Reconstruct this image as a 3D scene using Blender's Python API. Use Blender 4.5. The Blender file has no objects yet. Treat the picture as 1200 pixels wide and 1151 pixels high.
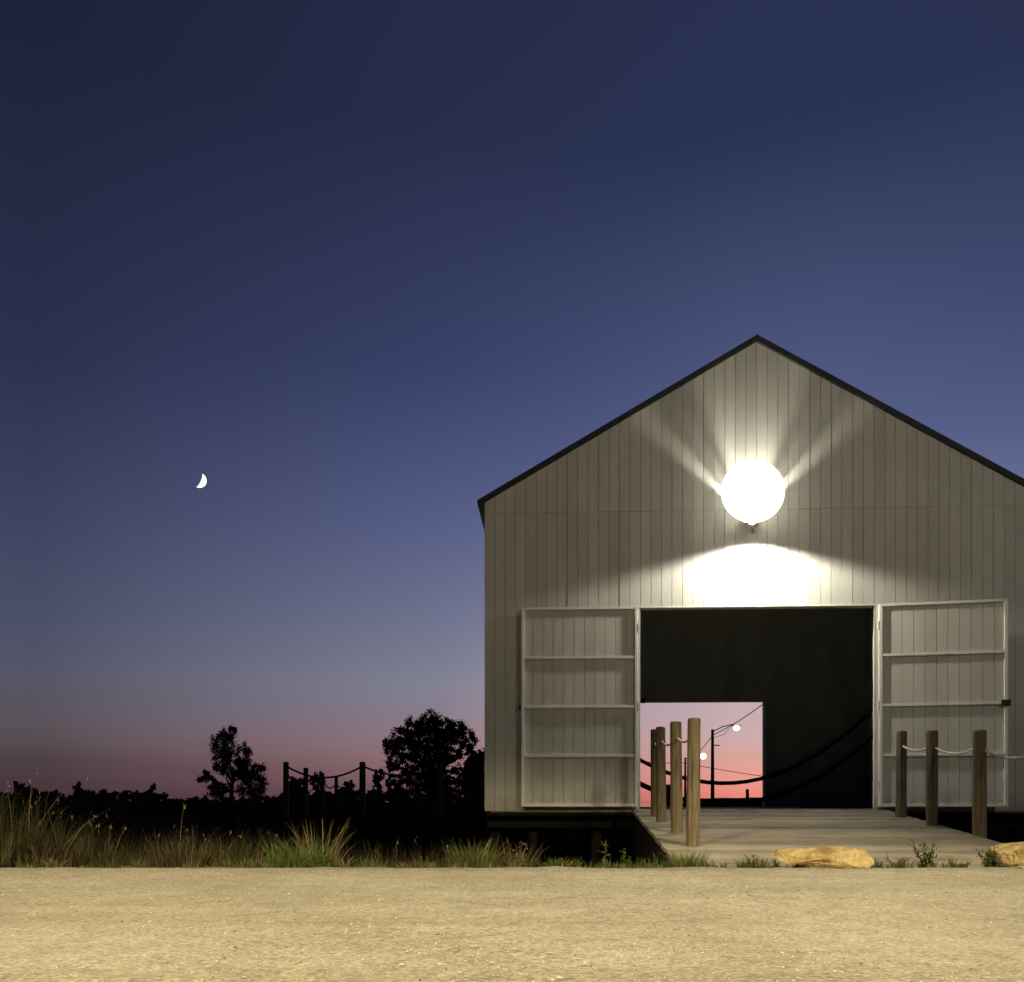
import bpy, math, random
from mathutils import Vector, Matrix, noise
R = math.radians
random.seed(7)
H = 0.46                      # eye height over the road
S = bpy.context.scene
COL = S.collection

# ------------------------------------------------------------------ helpers
def P(xp, yp, d):             # photograph pixel at distance d -> place in the world
    return Vector(((xp - 600) / 1000 * d, d, H + (940 - yp) / 1000 * d))

def lin(c):
    return tuple((v / 255 / 12.92) if v / 255 <= 0.04045 else ((v / 255 + 0.055) / 1.055) ** 2.4 for v in c) + (1.0,)

class MB:
    def __init__(s):
        s.v = []; s.f = []; s.c = []; s.smooth = False; s.usecol = False
    def add(s, vs, fs, col=None):
        o = len(s.v)
        s.v.extend([tuple(p) for p in vs])
        s.f.extend([tuple(i + o for i in f) for f in fs])
        if col is not None: s.usecol = True
        s.c.extend([col or (1, 1, 1)] * len(vs))
    def box(s, x0, x1, y0, y1, z0, z1, col=None, m=None):
        vs = [Vector((x, y, z)) for z in (z0, z1) for y in (y0, y1) for x in (x0, x1)]
        if m: vs = [m @ p for p in vs]
        s.add(vs, [(0, 2, 3, 1), (4, 5, 7, 6), (0, 1, 5, 4), (2, 6, 7, 3), (0, 4, 6, 2), (1, 3, 7, 5)], col)
    def prism(s, pts, y0, y1, col=None, m=None):   # outline in x,z (counter-clockwise seen from -y)
        n = len(pts)
        vs = [Vector((x, y0, z)) for x, z in pts] + [Vector((x, y1, z)) for x, z in pts]
        if m: vs = [m @ p for p in vs]
        fs = [tuple(range(n)), tuple(range(2 * n - 1, n - 1, -1))]
        fs += [(i, i + n, (i + 1) % n + n, (i + 1) % n) for i in range(n)]
        s.add(vs, fs, col)
    def tube(s, pts, rad, n=8, col=None, cap=True):
        pts = [Vector(p) for p in pts]
        if not hasattr(rad, '__len__'): rad = [rad] * len(pts)
        vs = []; fs = []
        ref = None
        for i, p in enumerate(pts):
            t = (pts[min(i + 1, len(pts) - 1)] - pts[max(i - 1, 0)])
            if t.length < 1e-9: t = Vector((0, 0, 1))
            t.normalize()
            if ref is None:
                ref = Vector((1, 0, 0)) if abs(t.x) < 0.9 else Vector((0, 1, 0))
            a = (ref - t * ref.dot(t)).normalized(); b = t.cross(a); ref = a
            for k in range(n):
                an = 2 * math.pi * k / n
                vs.append(p + (a * math.cos(an) + b * math.sin(an)) * rad[i])
        for i in range(len(pts) - 1):
            for k in range(n):
                k2 = (k + 1) % n
                fs.append((i * n + k, i * n + k2, (i + 1) * n + k2, (i + 1) * n + k))
        if cap:
            fs.append(tuple(range(n - 1, -1, -1))); fs.append(tuple((len(pts) - 1) * n + k for k in range(n)))
        s.add(vs, fs, col)
    def lathe(s, prof, n=20, c=Vector((0, 0, 0)), jit=None, m=None):
        vs = []; fs = []
        for (r, z) in prof:
            for k in range(n):
                a = 2 * math.pi * k / n
                rr = r * (1 + (jit(a, z) if jit else 0))
                p = Vector((rr * math.cos(a), rr * math.sin(a), z))
                vs.append((m @ p if m else p) + c)
        for i in range(len(prof) - 1):
            for k in range(n):
                k2 = (k + 1) % n
                fs.append((i * n + k, i * n + k2, (i + 1) * n + k2, (i + 1) * n + k))
        fs.append(tuple(range(n - 1, -1, -1))); fs.append(tuple((len(prof) - 1) * n + k for k in range(n)))
        s.add(vs, fs)
    def blade(s, base, h, w, lean, ang, col, seg=3, curl=1.0):
        d = Vector((math.cos(ang), math.sin(ang), 0)); side = Vector((-d.y, d.x, 0))
        a2 = random.uniform(0, math.pi); side = Vector((math.cos(a2), math.sin(a2), 0))
        vs = []; fs = []
        for i in range(seg + 1):
            t = i / seg
            p = base + Vector((0, 0, h * (t - 0.25 * lean * t * t * curl))) + d * (h * lean * t ** 1.8)
            ww = w * (1 - t) ** 0.7 * 0.5
            if i == seg: vs.append(p)
            else: vs += [p - side * ww, p + side * ww]
        for i in range(seg - 1): fs.append((2 * i, 2 * i + 1, 2 * i + 3, 2 * i + 2))
        fs.append((2 * seg - 2, 2 * seg - 1, 2 * seg))
        s.add(vs, fs, col)
    def leaf(s, p, size, col, asp=0.5, droop=None):
        a = Vector((random.gauss(0, 1), random.gauss(0, 1), random.gauss(0, 1)))
        if droop is not None: a = Vector((random.gauss(0, .5), random.gauss(0, .5), droop))
        a.normalize()
        b = a.cross(Vector((random.gauss(0, 1), random.gauss(0, 1), random.gauss(0, 1)))).normalized()
        a = a * size * 0.5; b = b * size * asp * 0.5
        s.add([p - a, p + b - a * .1, p + a, p - b - a * .1], [(0, 1, 2, 3)], col)
    def build(s, name, m, parent=None, smooth=False, off=None):
        me = bpy.data.meshes.new(name)
        vs = s.v if off is None else [(p[0] - off[0], p[1] - off[1], p[2] - off[2]) for p in s.v]
        me.from_pydata(vs, [], s.f); me.update()
        if s.usecol:
            at = me.color_attributes.new('Col', 'FLOAT_COLOR', 'POINT')
            flat = []
            for c in s.c: flat += [c[0], c[1], c[2], 1.0]
            at.data.foreach_set('color', flat)
        if smooth:
            me.polygons.foreach_set('use_smooth', [True] * len(me.polygons))
        me.materials.append(m)
        o = bpy.data.objects.new(name, me); COL.objects.link(o)
        if parent: o.parent = parent
        return o

def tag(o, label=None, cat=None, group=None, kind=None):
    if label: o['label'] = label
    if cat: o['category'] = cat
    if group: o['group'] = group
    if kind: o['kind'] = kind
    return o
def thing(name, label, cat, loc, rz=0, group=None):
    o = bpy.data.objects.new(name, None); COL.objects.link(o)
    o.location = loc; o.rotation_euler = (0, 0, rz); o.empty_display_size = 0.2
    return tag(o, label, cat, group)

def bevel(o, w=0.004, seg=2):
    m = o.modifiers.new('bevel', 'BEVEL'); m.width = w; m.segments = seg; m.limit_method = 'ANGLE'
    return o

# ------------------------------------------------------------------ materials
class NT:
    def __init__(s, name):
        s.m = bpy.data.materials.new(name); s.m.use_nodes = True
        s.n = s.m.node_tree.nodes; s.l = s.m.node_tree.links
        s.b = s.n['Principled BSDF']
    def new(s, t, **k):
        o = s.n.new(t)
        for a, v in k.items(): setattr(o, a, v)
        return o
    def link(s, a, b): s.l.new(a, b)
    def coords(s, scale=(1, 1, 1), kind='Object'):
        t = s.new('ShaderNodeTexCoord'); mp = s.new('ShaderNodeMapping'); mp.inputs['Scale'].default_value = scale
        s.link(t.outputs[kind], mp.inputs['Vector']); return mp.outputs['Vector']
    def noise(s, vec, scale, detail=4, rough=0.6):
        t = s.new('ShaderNodeTexNoise'); t.inputs['Scale'].default_value = scale
        t.inputs['Detail'].default_value = detail; t.inputs['Roughness'].default_value = rough
        s.link(vec, t.inputs['Vector']); return t.outputs['Fac']
    def ramp(s, fac, stops):
        r = s.new('ShaderNodeValToRGB'); e = r.color_ramp.elements
        while len(e) < len(stops): e.new(0.5)
        for i, (p, c) in enumerate(stops):
            e[i].position = p; e[i].color = (c if len(c) == 4 else tuple(c) + (1,))
        s.link(fac, r.inputs['Fac']); return r.outputs['Color']
    def mul(s, a, b, fac=1.0):
        x = s.new('ShaderNodeMix', data_type='RGBA', blend_type='MULTIPLY'); x.inputs[0].default_value = fac
        s.link(a, x.inputs[6]); s.link(b, x.inputs[7]); return x.outputs[2]
    def bump(s, h, strength=0.4, dist=0.01):
        b = s.new('ShaderNodeBump'); b.inputs['Strength'].default_value = strength; b.inputs['Distance'].default_value = dist
        s.link(h, b.inputs['Height']); s.link(b.outputs['Normal'], s.b.inputs['Normal'])

def g(v): return (v, v, v, 1)

def m_simple(name, col, rough=0.7, var=0.25, scale=6, stretch=(1, 1, 1), bump=0.2, metallic=0, island=0.0, bdist=0.004, spec=.3):
    t = NT(name); v = t.coords(stretch)
    n = t.noise(v, scale)
    c = t.ramp(n, [(0.25, tuple(x * (1 - var) for x in col)), (0.75, tuple(min(1, x * (1 + var)) for x in col))])
    if island:
        gm = t.new('ShaderNodeNewGeometry')
        r = t.ramp(gm.outputs['Random Per Island'], [(0, g(1 - island)), (1, g(1.0))])
        c = t.mul(c, r)
    t.link(c, t.b.inputs['Base Color'])
    t.b.inputs['Roughness'].default_value = rough; t.b.inputs['Metallic'].default_value = metallic
    t.b.inputs['Specular IOR Level'].default_value = spec
    if bump: t.bump(t.noise(v, scale * 4), bump, bdist)
    return t.m

def m_col(name, rough=0.7, trans=0.0, var=0.3):
    t = NT(name)
    a = t.new('ShaderNodeAttribute', attribute_name='Col')
    n = t.noise(t.coords(), 9)
    c = t.mul(a.outputs['Color'], t.ramp(n, [(0.3, g(1 - var)), (0.7, g(1.0))]))
    t.link(c, t.b.inputs['Base Color']); t.b.inputs['Roughness'].default_value = rough
    t.b.inputs['Specular IOR Level'].default_value = 0.05
    if trans:
        tr = t.new('ShaderNodeBsdfTranslucent'); t.link(c, tr.inputs['Color'])
        mx = t.new('ShaderNodeMixShader'); mx.inputs[0].default_value = trans
        t.link(t.b.outputs[0], mx.inputs[1]); t.link(tr.outputs[0], mx.inputs[2])
        t.link(mx.outputs[0], t.n['Material Output'].inputs['Surface'])
    return t.m

def m_emit(name, col, strength):
    t = NT(name)
    t.b.inputs['Base Color'].default_value = (.8, .8, .8, 1)
    t.b.inputs['Emission Color'].default_value = tuple(col) + (1,)
    t.b.inputs['Emission Strength'].default_value = strength
    return t.m

def m_boards(name, col, island=0.12):
    t = NT(name); v = t.coords((14, 14, 0.7))
    gr = t.noise(v, 5, 6, .65)
    base = t.ramp(gr, [(0.25, tuple(x * .90 for x in col)), (0.7, tuple(col))])
    big = t.noise(t.coords((1, 1, .35)), 1.3, 5, .6)
    base = t.mul(base, t.ramp(big, [(0.3, (.86, .85, .82, 1)), (0.62, g(1))]))
    gm = t.new('ShaderNodeNewGeometry')
    base = t.mul(base, t.ramp(gm.outputs['Random Per Island'], [(0, g(1 - island)), (.55, g(1 - island * .35)), (1, g(1))]))
    # splash dirt along the foot of the boards
    tc = t.new('ShaderNodeTexCoord'); sp = t.new('ShaderNodeSeparateXYZ'); t.link(tc.outputs['Object'], sp.inputs[0])
    dn = t.noise(t.coords((3, 3, 1.2)), 3, 6, .7)
    ma = t.new('ShaderNodeMath', operation='MULTIPLY_ADD'); t.link(dn, ma.inputs[0]); ma.inputs[1].default_value = -.55; t.link(sp.outputs['Z'], ma.inputs[2])
    base = t.mul(base, t.ramp(ma.outputs[0], [(.05, (.66, .61, .52, 1)), (.32, g(1))]))
    t.link(base, t.b.inputs['Base Color']); t.b.inputs['Roughness'].default_value = .62
    t.b.inputs['Specular IOR Level'].default_value = .3
    t.bump(gr, .25, .003)
    return t.m

M = {}
M['paint'] = m_boards('painted_boards', (.70, .69, .625))
M['door_paint'] = m_boards('painted_door_boards', (.67, .655, .59), .10)
M['trim'] = m_simple('painted_trim', (.75, .735, .66), .55, .04, 3, (1, 1, 1), .02)
M['backing'] = m_simple('dark_wall_frame', (.10, .092, .08), .9, .2)
M['roof'] = m_simple('dark_roof_metal', (.034, .036, .042), .6, .2, 5, bump=.1)
M['black_in'] = m_simple('black_lining', (.50, .555, .575), .95, .2, 3, (1, 1, .3), .3, bdist=.02, spec=.05)
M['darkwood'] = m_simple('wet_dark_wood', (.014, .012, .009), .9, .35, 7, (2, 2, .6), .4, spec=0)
M['iron'] = m_simple('dark_iron', (.05, .042, .035), .6, .3, 20, metallic=.5)
M['fabric'] = m_simple('black_canvas', (.014, .015, .015), .95, .3, 20, spec=.02)
M['rope'] = m_simple('pale_rope', (.62, .58, .50), .85, .2, 90, bump=.6)
M['darkrope'] = m_simple('dark_rope', (.06, .045, .04), .9, .2, 60)
M['lampgrey'] = m_simple('lamp_housing_paint', (.55, .54, .51), .5, .08, 8, bump=.05)
M['pole'] = m_simple('weathered_pole_wood', (.06, .05, .045), .85, .3, 5, (3, 3, .4))
M['bark'] = m_simple('dark_bark', (.06, .05, .04), .9, .3, 9, (2, 2, .6), .5)
M['foliage'] = m_col('crown_leaves', .75, .15)
M['grass'] = m_col('grass_blades', .75, .25)
M['lens'] = m_emit('lit_lamp_glass', (1, .95, .84), 30)
M['street_lens'] = m_emit('lit_street_lamp_glass', (1, .93, .78), 9)
M['bloom'] = m_emit('lamp_bloom_glow', (1, .96, .88), 3)  # emission standing for the bloom round the wall lamp
M['moon'] = m_emit('sunlit_moon', (1, .98, .93), 1.6)

def m_post():
    t = NT('round_post_wood'); v = t.coords((9, 9, .9))
    n = t.noise(v, 4, 7, .7)
    c = t.ramp(n, [(.28, (.06, .046, .026)), (.5, (.145, .112, .064)), (.75, (.22, .175, .108))])
    cr = t.noise(t.coords((22, 22, .6)), 3, 3, .5)
    c = t.mul(c, t.ramp(cr, [(.34, g(.35)), (.42, g(1))]))
    b = t.noise(t.coords(), 2.3, 3); c = t.mul(c, t.ramp(b, [(.3, g(.7)), (.65, g(1))]))
    t.link(c, t.b.inputs['Base Color']); t.b.inputs['Roughness'].default_value = .85
    t.bump(cr, .6, .006); return t.m
M['post'] = m_post()

def m_deck():
    t = NT('weathered_deck_planks'); v = t.coords((.5, 9, 9))
    n = t.noise(v, 4, 7, .7)
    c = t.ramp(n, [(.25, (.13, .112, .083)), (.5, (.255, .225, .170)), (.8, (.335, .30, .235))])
    gm = t.new('ShaderNodeNewGeometry')
    c = t.mul(c, t.ramp(gm.outputs['Random Per Island'], [(0, g(.5)), (.4, g(.85)), (1, g(1))]))
    b = t.noise(t.coords((.6, 1.6, 1)), 2.2, 6, .65); c = t.mul(c, t.ramp(b, [(.32, g(.55)), (.6, g(1))]))
    t.link(c, t.b.inputs['Base Color']); t.b.inputs['Roughness'].default_value = .8
    t.bump(n, .5, .006); return t.m
M['deck'] = m_deck()

def m_road():
    t = NT('pale_gravel_road'); v = t.coords()
    n1 = t.noise(v, 55, 5, .7); n2 = t.noise(v, 1.1, 6, .6); n3 = t.noise(v, 8, 4, .6)
    c = t.ramp(n1, [(.30, (.17, .15, .105)), (.5, (.36, .325, .245)), (.70, (.56, .52, .42))])
    c = t.mul(c, t.ramp(n2, [(.32, (.74, .73, .70, 1)), (.6, g(1))]))
    c = t.mul(c, t.ramp(n3, [(.3, g(.76)), (.6, g(1))]))
    n5 = t.noise(t.coords((.12, 1.6, 1)), 1.6, 4, .55)
    c = t.mul(c, t.ramp(n5, [(.36, (.87, .86, .83, 1)), (.52, g(1))]))
    vo = t.new('ShaderNodeTexVoronoi'); vo.inputs['Scale'].default_value = 46; t.link(v, vo.inputs['Vector'])
    rr = t.ramp(vo.outputs['Color'], [(0.0, g(.60)), (.3, g(.9)), (.8, g(1)), (1, g(1.0))])
    c = t.mul(c, rr)
    t.link(c, t.b.inputs['Base Color']); t.b.inputs['Roughness'].default_value = .8
    ad = t.new('ShaderNodeMath', operation='ADD'); t.link(n1, ad.inputs[0]); t.link(n3, ad.inputs[1])
    t.bump(ad.outputs[0], .9, .02); return t.m
M['road'] = m_road()
M['ground'] = m_simple('marsh_soil', (.024, .022, .013), .95, .4, 3, bump=.6, bdist=.03, spec=0)
M['pebble'] = m_col('road_pebbles', .7, 0, .25)

def m_rock():
    t = NT('yellow_sandstone'); v = t.coords()
    n = t.noise(v, 9, 8, .7); n2 = t.noise(v, 40, 4, .6)
    c = t.ramp(n, [(.3, (.24, .16, .065)), (.48, (.40, .30, .125)), (.7, (.50, .41, .22))])
    c = t.mul(c, t.ramp(n2, [(.3, g(.6)), (.55, g(1))]))
    n3 = t.noise(t.coords((1, 1, 2.2)), 4.5, 5, .6); c = t.mul(c, t.ramp(n3, [(.36, (.62, .56, .5, 1)), (.5, g(1))]))
    t.link(c, t.b.inputs['Base Color']); t.b.inputs['Roughness'].default_value = .9
    t.bump(n, 1, .05); return t.m
M['rock'] = m_rock()

def m_water():
    t = NT('still_water'); t.b.inputs['Base Color'].default_value = (.02, .025, .03, 1)
    t.b.inputs['Roughness'].default_value = .06
    t.bump(t.noise(t.coords((1, .3, 1)), 2, 3), .05, .02); return t.m
M['water'] = m_water()

# ------------------------------------------------------------------ camera
cam = bpy.data.cameras.new('camera'); co = bpy.data.objects.new('camera', cam); COL.objects.link(co)
co.location = (0, 0, H); co.rotation_euler = (R(90), 0, 0)
cam.sensor_fit = 'HORIZONTAL'; cam.sensor_width = 36; cam.lens = 30
cam.shift_y = (940 - 575.5) / 1200; cam.clip_start = .05; cam.clip_end = 6000
S.camera = co

# ------------------------------------------------------------------ sky
W = bpy.data.worlds.new('World'); S.world = W; W.use_nodes = True
def build_sky():
    nt = W.node_tree; n = nt.nodes; L = nt.links
    bg = n['Background']; bg.inputs['Strength'].default_value = 1.0
    tc = n.new('ShaderNodeTexCoord'); sx = n.new('ShaderNodeSeparateXYZ'); L.new(tc.outputs['Generated'], sx.inputs[0])
    def math_(op, a, b=None, c=None, clamp=False):
        m = n.new('ShaderNodeMath'); m.operation = op; m.use_clamp = clamp
        for i, x in enumerate((a, b, c)):
            if x is None: continue
            if isinstance(x, (int, float)): m.inputs[i].default_value = x
            else: L.new(x, m.inputs[i])
        return m.outputs[0]
    az = math_('ARCTAN2', sx.outputs['X'], sx.outputs['Y'])
    d = math_('ABSOLUTE', math_('SUBTRACT', az, R(18)))
    t1 = math_('MULTIPLY_ADD', d, -1 / R(24.4), 47 / 24.4, clamp=True)
    t2 = math_('MULTIPLY_ADD', d, -1 / R(19.6), 22.6 / 19.6, clamp=True)
    z = math_('MAXIMUM', sx.outputs['Z'], 0.0)
    # thin flat bands of cloud low over the horizon
    mp = n.new('ShaderNodeMapping'); mp.inputs['Scale'].default_value = (1.2, 1.2, 26); L.new(tc.outputs['Generated'], mp.inputs[0])
    no = n.new('ShaderNodeTexNoise'); no.inputs['Scale'].default_value = 1.7; no.inputs['Detail'].default_value = 5; L.new(mp.outputs[0], no.inputs['Vector'])
    f = math_('MULTIPLY', math_('SUBTRACT', no.outputs['Fac'], .5), .035)
    z2 = math_('MAXIMUM', math_('ADD', z, math_('MULTIPLY', f, math_('MULTIPLY_ADD', z, -5.0, 1.0, clamp=True))), 0.0)
    zr = math_('SQRT', z2)
    def ramp(stops):
        r = n.new('ShaderNodeValToRGB'); e = r.color_ramp.elements
        while len(e) < len(stops): e.new(.5)
        for i, (p, c) in enumerate(stops): e[i].position = math.sqrt(p); e[i].color = lin(c)
        L.new(zr, r.inputs['Fac']); return r.outputs['Color']
    A = ramp([(0, (68, 50, 56)), (.012, (70, 53, 59)), (.044, (78, 65, 71)), (.078, (90, 82, 88)), (.13, (85, 86, 103)), (.1885, (74, 79, 106)), (.413, (43, 50, 80)), (.622, (29, 35, 56)), (1, (20, 25, 42))])
    Mm = ramp([(0, (103, 69, 75)), (.02, (118, 85, 90)), (.045, (142, 107, 113)), (.07, (146, 120, 128)), (.138, (130, 130, 148)), (.304, (88, 96, 136)), (.45, (58, 66, 105)), (.62, (39, 46, 76)), (1, (28, 33, 60))])
    B = ramp([(0, (232, 127, 114)), (.012, (237, 141, 127)), (.034, (232, 160, 147)), (.053, (217, 164, 153)), (.072, (206, 172, 170)), (.11, (196, 172, 179)), (.2, (148, 149, 175)), (.359, (90, 99, 141)), (.6, (43, 51, 85)), (1, (30, 35, 64))])
    def mix(f, a, b):
        m = n.new('ShaderNodeMix'); m.data_type = 'RGBA'; L.new(f, m.inputs[0]); L.new(a, m.inputs[6]); L.new(b, m.inputs[7]); return m.outputs[2]
    # the sky opposite the afterglow is already night
    t0 = math_('MULTIPLY_ADD', math_('MINIMUM', d, math_('SUBTRACT', R(360), d)), -1 / R(60), 1 + 60 / 60, clamp=True)
    N = ramp([(0, (26, 28, 40)), (.1, (30, 33, 48)), (.4, (26, 30, 48)), (1, (18, 22, 38))])
    L.new(mix(t2, mix(t1, mix(t0, N, A), Mm), B), bg.inputs['Color'])
build_sky()

def light(name, kind, loc, power, col, parent=None, target=None, size=None, blend=None, radius=.03):
    l = bpy.data.lights.new(name, kind); l.energy = power; l.color = col; l.shadow_soft_size = radius
    if size is not None: l.spot_size = size
    if blend is not None: l.spot_blend = blend
    o = bpy.data.objects.new(name, l); COL.objects.link(o); o.location = loc
    if parent: o.parent = parent
    if target is not None:
        dv = Vector(target) - Vector(loc); o.rotation_euler = dv.to_track_quat('-Z', 'Y').to_euler()
    return o

# the sun has just set behind the shed: only a trace of it is left
sun = bpy.data.lights.new('sun', 'SUN'); sun.energy = .02; sun.color = (1, .6, .5); sun.angle = R(3)
so = bpy.data.objects.new('sun', sun); COL.objects.link(so); so.location = (10, 40, 6)
so.rotation_euler = Vector((-math.sin(R(18)), -math.cos(R(18)), -.02)).to_track_quat('-Z', 'Y').to_euler()

# ------------------------------------------------------------------ ground, road, water
def ground_z(x, y):
    if y < 5.7: return -.06
    t = max(0, min(1, (y - 5.95) / 1.5)); t = t * t * (3 - 2 * t)
    return -.012 - .29 * t + .03 * t * noise.noise((x * .9, y * .9, 3))
def build_ground():
    ys = [-4000, -400, -60, -10, 0, 3, 5.6, 5.72, 5.93] + [6.0 + .12 * i for i in range(18)] + [8.5 + i * .8 for i in range(20)] + [26, 32, 40, 60, 90, 200, 600, 4000]
    xs = [-4000, -800, -200, -80, -40, -25] + [-16 + .5 * i for i in range(56)] + [14, 20, 40, 90, 300, 1000, 4000]
    b = MB()
    vs = [(x, y, ground_z(x, y)) for y in ys for x in xs]; nx = len(xs)
    fs = [(j * nx + i, j * nx + i + 1, (j + 1) * nx + i + 1, (j + 1) * nx + i) for j in range(len(ys) - 1) for i in range(nx - 1)]
    b.add(vs, fs); tag(b.build('ground', M['ground'], smooth=True), kind='structure')
    r = MB()
    xs = [-80, -40, -20] + [-8 + .12 * i for i in range(134)] + [12, 24, 50, 90]
    edge = [5.88 + .05 * noise.noise((x * 1.7, 0, 0)) + .025 * noise.noise((x * 7, 4, 0)) for x in xs]
    rows = [-40, -10, 0, 1.5, 3, 4.5, 5.6]
    vs = [(x, y, .012 * noise.noise((x * .6, y * .6, 0)) + .002) for y in rows for x in xs]
    vs += [(x, e, .008 + .010 * noise.noise((x * 2, 1, 0)) + .008 * noise.noise((x * 9, 1, 0))) for x, e in zip(xs, edge)]
    vs += [(x, e + .06, -.05) for x, e in zip(xs, edge)]
    nx = len(xs)
    fs = [(j * nx + i, j * nx + i + 1, (j + 1) * nx + i + 1, (j + 1) * nx + i) for j in range(len(rows) + 1) for i in range(nx - 1)]
    r.add(vs, fs)
    o = r.build('road', M['road'], smooth=True); tag(o, kind='structure')
build_ground()
w = MB(); w.add([(9.5, 70, -.29), (15, 70, -.29), (330, 1500, -.29), (160, 1500, -.29)], [(0, 1, 2, 3)])
tag(w.build('water', M['water']), kind='structure')

# loose grit lying on the road
def build_grit():
    b = MB(); rnd = random.Random(3)
    base = [Vector(v).normalized() for v in ((1, 0, .2), (0, 1, .1), (-1, 0, .2), (0, -1, .1), (.3, .2, 1), (-.3, -.2, .8), (0, 0, -1))]
    fs = [(0, 1, 4), (1, 2, 4), (2, 5, 4), (2, 3, 5), (3, 0, 5), (0, 4, 5), (1, 0, 6), (2, 1, 6), (3, 2, 6), (0, 3, 6)]
    for i in range(14000):
        y = 2.0 + 3.9 * rnd.random() ** 1.3
        x = rnd.uniform(-.66, .66) * (y + .4)
        s = .0018 + .0040 * rnd.random() ** 5
        a = rnd.uniform(0, 6.28); ca, sa = math.cos(a), math.sin(a)
        sx, sy, sz = s * rnd.uniform(.8, 1.6), s * rnd.uniform(.8, 1.4), s * rnd.uniform(.4, .8)
        z = .012 * noise.noise((x * .6, y * .6, 0)) + .002 + sz * .4
        c = rnd.choice([(.42, .38, .29)] * 5 + [(.26, .22, .15)] + [(.60, .56, .45)] * 2 + ([(.85, .82, .72)] if s < .0032 else [(.5, .46, .36)]))
        k = rnd.uniform(.75, 1.1)
        b.add([(x + v.x * sx * ca - v.y * sy * sa, y + v.x * sx * sa + v.y * sy * ca, z + v.z * sz) for v in base], fs, tuple(q * k for q in c))
    tag(b.build('gravel', M['pebble']), 'loose pale grit scattered over the gravel road', 'gravel', kind='stuff')
build_grit()

# ------------------------------------------------------------------ the shed
TH = R(2.68)
OX, OY = 2.86, 10.0
FLOOR = H - .085
shed = thing('timber_shed', 'pale gabled timber shed on stilts with both plank doors folded open', 'shed', (OX, OY, 0), -TH)
PEAK = H + 5.45; SL = .573; UW = 3.189; OPN = 1.383; OPT = H + 2.285; DEP = 5.15; JOINT = H + 3.42
def roof_z(u): return PEAK - SL * abs(u)
def board_wall(b, v0, v1, topgap, u0, u1, nb, opening=None, bottom=FLOOR - .02, joint=None, sg=-1, rnd=random.Random(11)):
    wd = (u1 - u0) / nb
    for i in range(nb):
        a = u0 + i * wd + .0021 + rnd.uniform(0, .0005); c = u0 + (i + 1) * wd - .0021 - rnd.uniform(0, .0005)
        pieces = []
        zb = bottom
        ja = rnd.uniform(-.0025, .001); 
        if opening and a > opening[0] - .03 and c < opening[1] + .03: zb = opening[2]
        cuts = [zb] + ([joint, joint] if joint and joint > zb and joint < min(roof_z(a), roof_z(c)) - .1 else [])
        def slab(z0, zt_a, zt_c, z1=None):
            pts = [(a, z0), (c, z0)]
            if z1 is not None: pts += [(c, z1), (a, z1)]
            elif a < 0 < c: pts += [(c, zt_c), (0, roof_z(0) - topgap), (a, zt_a)]
            else: pts += [(c, zt_c), (a, zt_a)]
            j = ja + rnd.uniform(-.001, .001)
            b.prism(pts, v0 + j, v1)
        ta, tc_ = roof_z(a) - topgap, roof_z(c) - topgap
        if len(cuts) == 1: slab(zb, ta, tc_)
        else:
            slab(zb, 0, 0, joint - .0015); slab(joint + .0015, ta, tc_)
b = MB(); board_wall(b, -.024, -.002, .05, -UW, UW, 52, (-OPN, OPN, OPT), joint=JOINT)
front = b.build('front_wall', M['paint'], shed)
# sheathing behind the boards
b = MB()
b.prism([(-UW, FLOOR), (-OPN - .02, FLOOR), (-OPN - .02, roof_z(-OPN - .02) - .06), (-UW, roof_z(UW) - .06)], 0, .05)
b.prism([(OPN + .02, FLOOR), (UW, FLOOR), (UW, roof_z(UW) - .06), (OPN + .02, roof_z(OPN + .02) - .06)], 0, .05)
b.prism([(-OPN - .017, OPT + .02), (OPN + .017, OPT + .02), (OPN + .017, roof_z(OPN + .017) - .06), (0, PEAK - .06), (-OPN - .017, roof_z(OPN + .017) - .06)], 0, .05)
b.build('wall_sheathing', M['backing'], shed)
# casing round the opening
b = MB()
b.box(-OPN - .018, -OPN + .004, -.030, .10, FLOOR, OPT + .018); b.box(OPN - .004, OPN + .018, -.030, .10, FLOOR, OPT + .018)
b.box(-OPN + .005, OPN - .005, -.030, .10, OPT - .004, OPT + .018)
bevel(b.build('door_casing', M['trim'], shed), .003)
# side walls
for sgn in (-1, 1):
    b = MB(); n = 42; wd = DEP / n
    for i in range(n):
        v0 = i * wd + .003; v1 = (i + 1) * wd - .003
        x0, x1 = (UW - .022, UW + .0005) if sgn > 0 else (-UW - .0005, -UW + .022)
        b.box(x0, x1, v0 + .003, v1, FLOOR - .02, roof_z(UW) - .05)
    x0, x1 = (UW - .06, UW - .024) if sgn > 0 else (-UW + .024, -UW + .06)
    b.box(x0, x1, .052, DEP - .01, FLOOR, roof_z(UW) - .05)
    b.build('side_wall', M['paint'], shed)
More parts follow.
